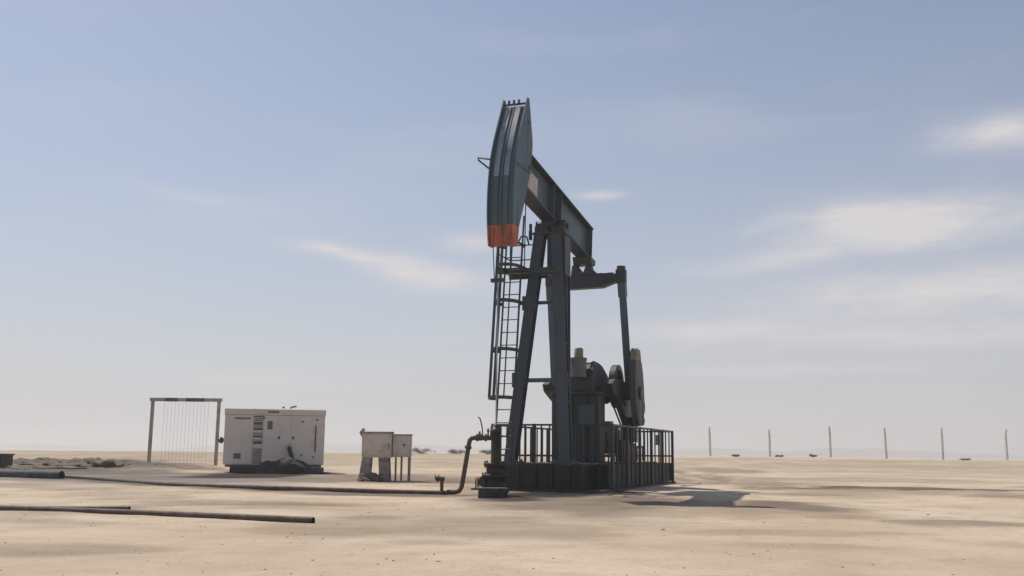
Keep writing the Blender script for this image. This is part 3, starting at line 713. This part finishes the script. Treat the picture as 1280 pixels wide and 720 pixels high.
b = MB(); b.tube([(-.58, 26.16, 1.46), (-.58, 26.16, 1.68)], .022, 6); b.tube([(-.52, 26.17, 1.46), (-.50, 26.17, 1.74)], .018, 6); b.tube([(-.62, 26.16, 1.62), (-.54, 26.16, 1.60)], .016, 5); b.build('valve_stem', 'pipe', FL)
VR = thing('bleed_riser', 'short brown valve standpipe rising from the flow line left of the tall riser', 'valve', (-1.76, 26.30, H(-1.76, 26.3)))
b = MB(); b.tube([(0, 0, .05), (0, 0, .42)], .045, 8); b.disc((0, 0, .40), Z_, .07, .06, 10); b.build('stem', 'pipe', VR)
b = MB(); b.tube([(.07, 0, .40), (-.16, 0, .40)], .055, 8); b.disc((-.10, 0, .40), X, .085, .04, 10); b.build('valve_body', 'pipe', VR)
b = MB(); b.tube([(-.16, 0, .36), (-.18, 0, .50)], .016, 5); b.tube([(-.12, 0, .44), (-.07, -.02, .50)], .014, 5); b.build('handle', 'pipe', VR)

# loose pipes on the sand
def ground_pipe(name, p, q, r, m, label, cat='pipe', lift=0.0, bend=0.0, group=None, n=10, hollow=True):
    k = 14; pts = []
    for i in range(k + 1):
        t = i / k; x = p[0] + (q[0] - p[0]) * t; y = p[1] + (q[1] - p[1]) * t + bend * sin(pi * t)
        pts.append(Vector((x, y, H(x, y) + r * .55 + lift)))
    zs = np.array([v.z for v in pts]); tt = np.linspace(0, 1, k + 1); fit = np.polyval(np.polyfit(tt, zs, 2), tt)
    for v, z in zip(pts, fit): v.z = z
    b = MB(); b.tube(pts, r, n, caps=False)
    d0 = (pts[1] - pts[0]).normalized(); d1 = (pts[-1] - pts[-2]).normalized()
    b.tube(pts, r * .82, n, caps=False)
    o = b.build(name, m)
    # annular end faces
    return tag(o, label, cat, group)
ground_pipe('loose_pipe', (-13.5, 19.6), (-2.98, 15.55), .055, 'pipe', 'long brown pipe lying across the foreground sand, ending in front of the generator', bend=.10, group='loose pipes on the sand')
ground_pipe('loose_pipe', (-14.5, 20.7), (-6.55, 17.62), .032, 'pipe', 'thin short pipe lying just behind the long foreground pipe', group='loose pipes on the sand')
ground_pipe('loose_pipe', (-27.5, 38.6), (-15.6, 35.4), .165, 'pipegrey', 'thick blue grey pipe lying at the left edge behind the foreground pipe', bend=.15, group='loose pipes on the sand', n=16)

# ------------------------------------------------------------------ generator
gx, gy = -13.13, 46.35; ga = atan2(1.1, 4.1)
gz = H(-11, 46.8)
GE = thing('generator', 'dusty cream generator cabinet on a steel skid between the gate frame and two small cabinets', 'generator', (gx, gy, gz), ga)
GL, GD, GZ0, GZ1 = 4.55, 1.75, .36, 2.96
b = MB(); b.box(0, GL, 0, GD, GZ0, GZ1 - .32); b.build('body', 'gen', GE, .03)
b = MB(); b.prism([(-.03, GZ1 - .318), (-.03, GZ1 - .06), (.05, GZ1), (GD - .05, GZ1), (GD + .03, GZ1 - .06), (GD + .03, GZ1 - .318)], -.03, GL + .03); b.build('roof', 'gen', GE, .02)
RF = GE.children[-1]
b = MB(); b.tube([(2.62, .4, GZ1), (2.62, .4, GZ1 + .10)], .05, 8); b.build('lifting_eye', 'gendark', RF)
b = MB(); b.tube([(2.92, .4, GZ1 + .02), (3.02, .4, GZ1 + .09), (3.22, .4, GZ1 + .12)], .04, 8); b.build('exhaust_pipe', 'gendark', RF)
b = MB(); b.box(.32, 3.95, .10, GD - .1, .02, GZ0 - .002); b.build('skid', 'oily', GE, .01)
b = MB(); b.box(.10, GL - .1, .04, .10, .26, .355); b.box(.10, GL - .1, GD - .10, GD - .04, .26, .355); b.build('skid_rail', 'gendark', GE)
for x0, x1 in ((.06, 1.26), (1.74, 2.98), (3.02, GL - .06)):
    b = MB(); b.box(x0, x1, -.022, -.001, GZ0 + .05, GZ1 - .36); b.build('door', 'gen', GE, .006)
    DR = GE.children[-1]
    if x0 < 1: continue
    hx = 2.50 if x0 < 2.5 else 3.06
    b = MB(); b.disc((0, -.012, 0), Y_, .055, .03, 12); b.box(-.02, .02, -.05, -.02, -.09, .03); b.build('door_lock', 'gendark', DR, loc=((2.46 if x0 < 2.5 else 3.10) * 1.0, -.024, 1.62))
b = MB(); b.box(1.30, 1.70, -.012, -.001, GZ0 + .06, GZ1 - .36); b.build('vent_panel', 'gendark', GE)
VP = GE.children[-1]
slat = None
for i in range(24):
    z = GZ0 + .12 + i * .088
    if 9 <= i <= 10 or i in (13, 17, 20): continue
    if slat is None:
        b = MB(); b.bar((-.19, -.02, 0), (.19, -.02, 0), .07, .012, Vector((0, .6, -.8))); slat = b.build('louvre_slat', 'gen', VP, loc=(1.50, 0, z))
    else: copy_part(slat, VP, (1.50, 0, z))
for (x0, x1, z0, z1) in ((1.30, 1.70, 1.12, 1.30), (1.30, 1.70, 1.50, 1.60), (1.30, 1.70, 1.84, 1.94)):
    b = MB(); b.box(x0, x1, -.03, -.013, z0, z1); b.build('cover_strip', 'gen', VP)
b = MB(); b.box(1.92, 2.14, -.045, -.023, 1.98, 2.36); b.build('gauge_window', 'olive', GE, .005)
b = MB(); b.disc((1.74, -.03, 2.50), Y_, .05, .02, 10); b.build('stop_button', 'gendark', GE)
def lettering(x0, z0, w, h, name, parent, yf):
    """a dark printed strip of uneven blocks; the picture shows no readable characters"""
    rr = random.Random(int(x0 * 100)); b = MB(); x = x0
    while x < x0 + w:
        c_ = rr.uniform(.06, .11); b.box(x, x + c_, yf - .003, yf, z0 + rr.uniform(0, .012), z0 + h - rr.uniform(0, .012)); x += c_ + .012
    return b.build(name, 'print', parent)
lettering(.46, 2.42, .64, .10, 'printed_strip', GE, -.024)
lettering(1.90, 2.73, .52, .12, 'printed_strip', RF, -.031)
b = MB(); b.box(.46, .78, -.028, -.023, .62, .88); b.build('warning_label', 'print', GE)
for x, z in ((3.52, 2.36), (3.50, .82), (4.05, .72), (4.18, 2.46)):
    b = MB(); b.disc((x, -.03, z), Y_, .045, .03, 10); b.build('panel_bolt', 'gendark', GE)
b = MB(); b.box(4.10, 4.16, -.04, -.023, .95, 2.20); b.build('door_hinge', 'gendark', GE)

# heap, hose and bits around the generator
def lump(name, m, c, rx, ry, rz, seed, label, cat=None, kind=None, rough=.35, sub=5):
    bm = bmesh.new(); bmesh.ops.create_icosphere(bm, subdivisions=sub, radius=1)
    rr = random.Random(seed); ofs = [(rr.uniform(-50, 50), rr.uniform(-50, 50)) for _ in range(3)]
    co = np.array([v.co for v in bm.verts])
    nn = fbm(co[:, 0] * 1.4 + ofs[0][0] + co[:, 2], co[:, 1] * 1.4 + ofs[0][1] - co[:, 2], seed, 3) + .75 * fbm(co[:, 0] * 5 + ofs[1][0] + co[:, 2] * 3, co[:, 1] * 5 + ofs[1][1] - co[:, 2] * 4, seed + 9, 4)
    for v, n in zip(bm.verts, nn):
        k = 1 + rough * n; v.co = Vector((v.co.x * rx * k, v.co.y * ry * k, max(v.co.z, -.25) * rz * (1 + rough * 1.4 * n)))
    for f in bm.faces: f.smooth = True
    me = bpy.data.meshes.new(name); bm.to_mesh(me); bm.free(); me.materials.append(M_[m])
    o = bpy.data.objects.new(name, me); COL.objects.link(o); o.location = c
    return tag(o, label, cat, kind=kind)
lump('tarpaulin_heap', 'tarp', (-10.15, 45.9, H(-10.15, 45.9)), 1.15, .7, .62, 3, 'crumpled black tarpaulin heap against the front of the generator skid', 'tarpaulin', rough=.28)
lump('soil_spill', 'tarp', (-9.4, 46.0, H(-9.4, 46)), 1.15, .55, .16, 8, 'flat black oily spill of soil at the right foot of the generator', kind='structure')
b = MB(); b.tube(smooth_path([(2.92, -.06, 1.22), (2.98, -.16, 1.0), (3.10, -.34, .6), (3.16, -.5, .28), (3.0, -.7, .06), (3.3, -1.0, .04)], 6), .10, 10); ho = b.build('fuel_hose', 'oily', None)
ho.location = (gx, gy, gz); ho.rotation_euler = (0, 0, ga)
tag(ho, 'dark hose hanging down the right side of the generator front', 'hose')
b = MB(); b.disc((2.92, -.10, 1.24), Y_, .11, .12, 12); b.build('hose_coupling', 'plate', ho)
b = MB(); b.box(-.36, .36, -.2, .2, 0, .26); o = b.build('concrete_slab', 'conc', None, .02, loc=(-8.98, 46.95, H(-8.98, 46.95))); o.rotation_euler = (0, 0, .2)
tag(o, 'pale concrete slab beside the right end of the generator skid', 'slab')

# ------------------------------------------------------------------ two equipment cabinets on legs
cz = H(-4.8, 36.5)
CB = thing('equipment_cabinet', 'larger tan cabinet on two broad plate legs, left of the pair', 'cabinet', (-5.35, 36.45, cz), .03, 'small cabinets beside the generator')
b = MB(); b.box(0, 1.07, 0, .7, .84, 1.70); b.build('body', 'cab', CB, .015)
b = MB(); b.box(-.04, 1.10, -.04, .74, 1.702, 1.76); b.build('roof', 'cabdark', CB, .01)
b = MB(); b.box(.06, 1.01, -.022, -.001, .90, 1.64); b.build('door', 'cab', CB, .006)
DR = CB.children[-1]; b = MB(); b.box(.94, .98, -.05, -.023, 1.18, 1.34); b.build('handle', 'cabdark', DR)
b = MB(); b.tube([(.02, .1, 1.60), (-.06, .1, 1.72), (.06, .1, 1.86)], .06, 8); b.build('cable_gland', 'cabdark', CB)
for x0, x1, xb0, xb1 in ((.02, .34, -.10, .30), (.60, .98, .66, 1.04)):
    for y0 in (.03, .61):
        b = MB(); b.prism([(x0, .838), (x1, .838), (xb1, .0), (xb0, .0)], y0, y0 + .06, 'y'); b.build('leg', 'cabdark', CB, .008)
CB2 = thing('equipment_cabinet', 'smaller tan cabinet on four thin legs, right of the pair', 'cabinet', (-4.26, 36.62, cz), .03, 'small cabinets beside the generator')
b = MB(); b.box(0, .66, 0, .55, .86, 1.64); b.build('body', 'cab', CB2, .015)
b = MB(); b.box(-.03, .69, -.03, .58, 1.642, 1.68); b.build('roof', 'cabdark', CB2, .008)
b = MB(); b.box(.22, .63, -.02, -.001, .90, 1.60); b.build('door', 'cab', CB2, .006)
DR = CB2.children[-1]; b = MB(); b.disc((.42, -.03, 1.30), Y_, .045, .03, 10); b.build('handle', 'gendark', DR)
for x, y in ((.13, .03), (.60, .03), (.30, .50), (.60, .50)):
    b = MB(); b.box(x - .035, x + .035, y - .03, y + .03, 0, .858); b.build('leg', 'cabdark', CB2)
lump('rubble_heap', 'mound', (-4.95, 36.3, cz), .42, .3, .22, 12, 'small heap of brown rubble under the larger cabinet', 'rubble', rough=.7)

# ------------------------------------------------------------------ gate frame
x0, x1, yg = -21.35, -17.40, 60.0; zg = min(H(x0, yg), H(x1, yg)) - .05
GT = thing('gate_frame', 'tall square steel gate frame hung with thin vertical wires left of the generator', 'gate', (x0, yg, zg))
W_ = x1 - x0; GH = 4.0
for x in (0, W_):
    b = MB(); b.box(x - .085, x + .085, -.09, .09, 0, GH - .10); b.box(x - .2, x + .2, -.2, .2, 0, .06); b.build('post', 'gate', GT, .01)
b = MB(); b.box(-.16, W_ + .16, -.12, .12, GH - .098, GH + .10); b.build('top_beam', 'gate', GT, .01)
for xa, xb in ((.75, 1.5), (2.0, 3.1)):
    b = MB(); b.box(xa, xb, -.126, .126, GH - .105, GH + .105); b.build('beam_sleeve', 'pipe', GT)
b = MB(); b.box(.112, W_ - .112, -.035, .035, .10, .17); b.build('bottom_bar', 'gate', GT)
wire = None
for k in range(13):
    x = .70 + k * .22
    if wire is None:
        b = MB(); b.tube([(0, 0, .17), (0, 0, GH - .1)], .006, 5); wire = b.build('wire', 'gate', GT, loc=(x, 0, 0))
    else: copy_part(wire, GT, (x, 0, 0))
b = MB(); b.tube([(W_ + .1, 0, 1.66), (W_ + .24, 0, 1.66)], .04, 8); b.tube([(W_ + .20, -.02, 1.50), (W_ + .36, -.02, 1.76)], [.13, .17], 12); b.build('latch_drum', 'rubber', GT)

# ------------------------------------------------------------------ things at the left edge
RB = thing('steel_trough', 'rusty dark steel trough on the broken ground at the left edge', 'trough', (-24.9, 47.6, H(-24.5, 47.6)), -.05)
b = MB(); b.box(-1.6, 1.35, -.5, .5, .03, .09)
for (xa, xb, ya, yb) in ((-1.6, 1.35, -.5, -.45), (-1.6, 1.35, .45, .5), (-1.6, -1.55, -.45, .45), (1.30, 1.35, -.45, .45)): b.box(xa, xb, ya, yb, .09, .52)
b.build('shell', 'oily', RB)
b = MB(); b.box(-1.66, 1.41, -.56, -.44, .522, .58); b.box(-1.66, 1.41, .44, .56, .522, .58); b.box(1.29, 1.41, -.44, .44, .522, .58); b.build('rim', 'pipe', RB, .006)
for x in (-1.0, -.3, .4, 1.1):
    b = MB(); b.box(x - .04, x + .04, -.55, -.502, .06, .52); b.build('rib', 'pipe', RB)
for i, (x, y, rx, ry, rz, lb) in enumerate(((-20.05, 49.6, 1.35, 1.0, .30, 'rounded mound of dark earth left of the gate frame'), (-22.2, 49.0, 1.7, 1.0, .24, 'low mound of dark earth right of the rusty trough'), (-21.2, 50.6, 1.4, 1.0, .26, 'small back mound of earth between two darker mounds'), (-18.3, 51.4, 1.0, .6, .16, 'flat scatter of earth in front of the gate frame'), (-23.6, 50.6, 1.5, 1.0, .26, 'rough mound of earth behind the rusty trough'), (-21.0, 47.6, 2.6, .9, .14, 'long low bank of earth behind the thick blue grey pipe'))):
    lump('soil_mound', 'mound', (x, y, H(x, y) - .04), rx, ry, rz, 20 + i, lb, kind='structure', rough=.6)

# ------------------------------------------------------------------ fence posts along the rise
FP = thing('fence_post', 'nearest-to-railing pale fence post, first in the row right of the pump jack', 'fence post', (0, 0, 0), 0, 'fence posts along the rise')
b = MB(); b.bar((0, 0, -.2), (0, 0, .88), .42, .38, X, .36, .33); b.build('shaft', 'post', FP, .02)
b = MB(); b.bar((0, 0, .875), (-.09, -.5, 1.0), .34, .08, X, .27, .06); b.build('angled_top', 'post', FP, .02)
plab = ['grey fence post standing first from the left, next to the railing', 'grey fence post second from the left along the rise', 'grey fence post third from the left along the rise', 'grey fence post fourth from the left, third from the right', 'grey fence post second from the right along the rise', 'grey fence post at the far right end of the row']
for i, (x, zt) in enumerate(((35.5, 5.55), (46.1, 5.22), (56.9, 5.88), (66.8, 5.71), (76.8, 5.80), (88.2, 5.65))):
    o = FP if i == 0 else copy_thing(FP, (0, 0, 0))
    zb = H(x, 180); o.location = (x, 180, zb); o.rotation_euler = (random.uniform(-.012, .012), random.uniform(-.015, .015), random.uniform(-.25, .25)); o.scale = (1, 1, zt - zb); o['label'] = plab[i]

# ------------------------------------------------------------------ dry shrubs on the skyline
def shrub(x, y, w, h, seed, label):
    rr = random.Random(seed); z = H(x, y)
    t = thing('desert_shrub', label, 'shrub', (x, y, z), 0, 'dry shrubs on the skyline')
    b = MB(); lf = MB()
    for i in range(22):
        a = rr.uniform(0, 2 * pi); l = rr.uniform(.5, 1); e = Vector((cos(a) * w * .5 * l, sin(a) * w * .4 * l, h * rr.uniform(.45, 1) * (1.1 - .4 * l)))
        mid_ = e * .5 + Vector((0, 0, h * .12)); b.tube([(0, 0, -.05), mid_, e], [.02, .014, .006], 4, False)
        for k in range(26):
            p = e.lerp(mid_, rr.random() * .9) + Vector((rr.gauss(0, .10), rr.gauss(0, .10), rr.gauss(0, .07))) * w * .5
            p.z = max(p.z, .02); d1 = Vector((rr.gauss(0, 1), rr.gauss(0, 1), rr.gauss(0, 1))).normalized(); d2 = d1.orthogonal().normalized()
            s1, s2 = rr.uniform(.04, .09), rr.uniform(.012, .03)
            lf.add([p - d1 * s1, p + d2 * s2, p + d1 * s1, p - d2 * s2], [(0, 1, 2, 3)])
    b.build('stem', 'twig', t); lf.build('foliage', 'leaf', t)
for i, (x, y, w, h, lb) in enumerate(((-8.3, 96, 2.6, .62, 'low dry shrub on the skyline above the gap between cabinets and flow line'), (-4.9, 95, 2.2, .45, 'low dry shrub on the skyline just left of the tall riser pipe'), (26.3, 99, .9, .18, 'small dry shrub on the skyline right of the second fence post'), (29.6, 99, .95, .30, 'dark dry shrub on the skyline left of the third fence post'), (44.0, 98, 1.1, .18, 'dry shrub on the skyline between the last two fence posts'), (21.6, 97, .9, .22, 'tiny dry shrub on the skyline right of the first fence post'), (-2.1, 94, 1.8, .42, 'low dry shrub on the skyline behind the valve stems of the riser'), (9.6, 96, 1.8, .4, 'low dry shrub on the skyline behind the pump jack railing'))):
    shrub(x, y, w, h, 60 + i, lb)

# ------------------------------------------------------------------ pebbles
def pebbles():
    rr = random.Random(5); mb = MB()
    bm = bmesh.new(); bmesh.ops.create_icosphere(bm, subdivisions=1, radius=1); base = [v.co.copy() for v in bm.verts]; fc = [tuple(v.index for v in f.verts) for f in bm.faces]; bm.free()
    xs = []; 
    for i in range(800):
        y = 7 + 50 * rr.random() ** 1.6; x = rr.uniform(-.58, .58) * y * 1.1; xs.append((x, y, rr.uniform(.004, .011) * (1 + .025 * y) * (1.7 if rr.random() < .05 else 1)))
    A = np.array(xs); zz = height(A[:, 0], A[:, 1])
    for (x, y, r_), z in zip(xs, zz):
        sx, sy, sz = rr.uniform(.7, 1.4), rr.uniform(.7, 1.4), rr.uniform(.4, .8)
        mb.add([(x + v.x * r_ * sx * rr.uniform(.8, 1.2), y + v.y * r_ * sy * rr.uniform(.8, 1.2), z + r_ * .15 + v.z * r_ * sz) for v in base], fc)
    tag(mb.build('pebbles', 'rock'), 'small brown pebbles scattered over the sand', kind='stuff')
pebbles()

# ------------------------------------------------------------------ dusty air
def haze():
    b = MB(); b.box(-2700, 2700, -2700, 2700, -8, 27)
    m = bpy.data.materials.new('dusty_air'); m.use_nodes = True; nt = m.node_tree; nt.nodes.clear()
    out = nt.nodes.new('ShaderNodeOutputMaterial'); v = nt.nodes.new('ShaderNodeVolumePrincipled')
    v.inputs['Color'].default_value = HAZE_COL; v.inputs['Density'].default_value = HAZE_D; v.inputs['Anisotropy'].default_value = .25
    nt.links.new(v.outputs[0], out.inputs['Volume'])
    o = b.build('haze', m); tag(o, 'thin dusty haze hanging over the desert', kind='stuff')
HAZE_D = .0008; HAZE_COL = (.74, .77, .80, 1)
haze()
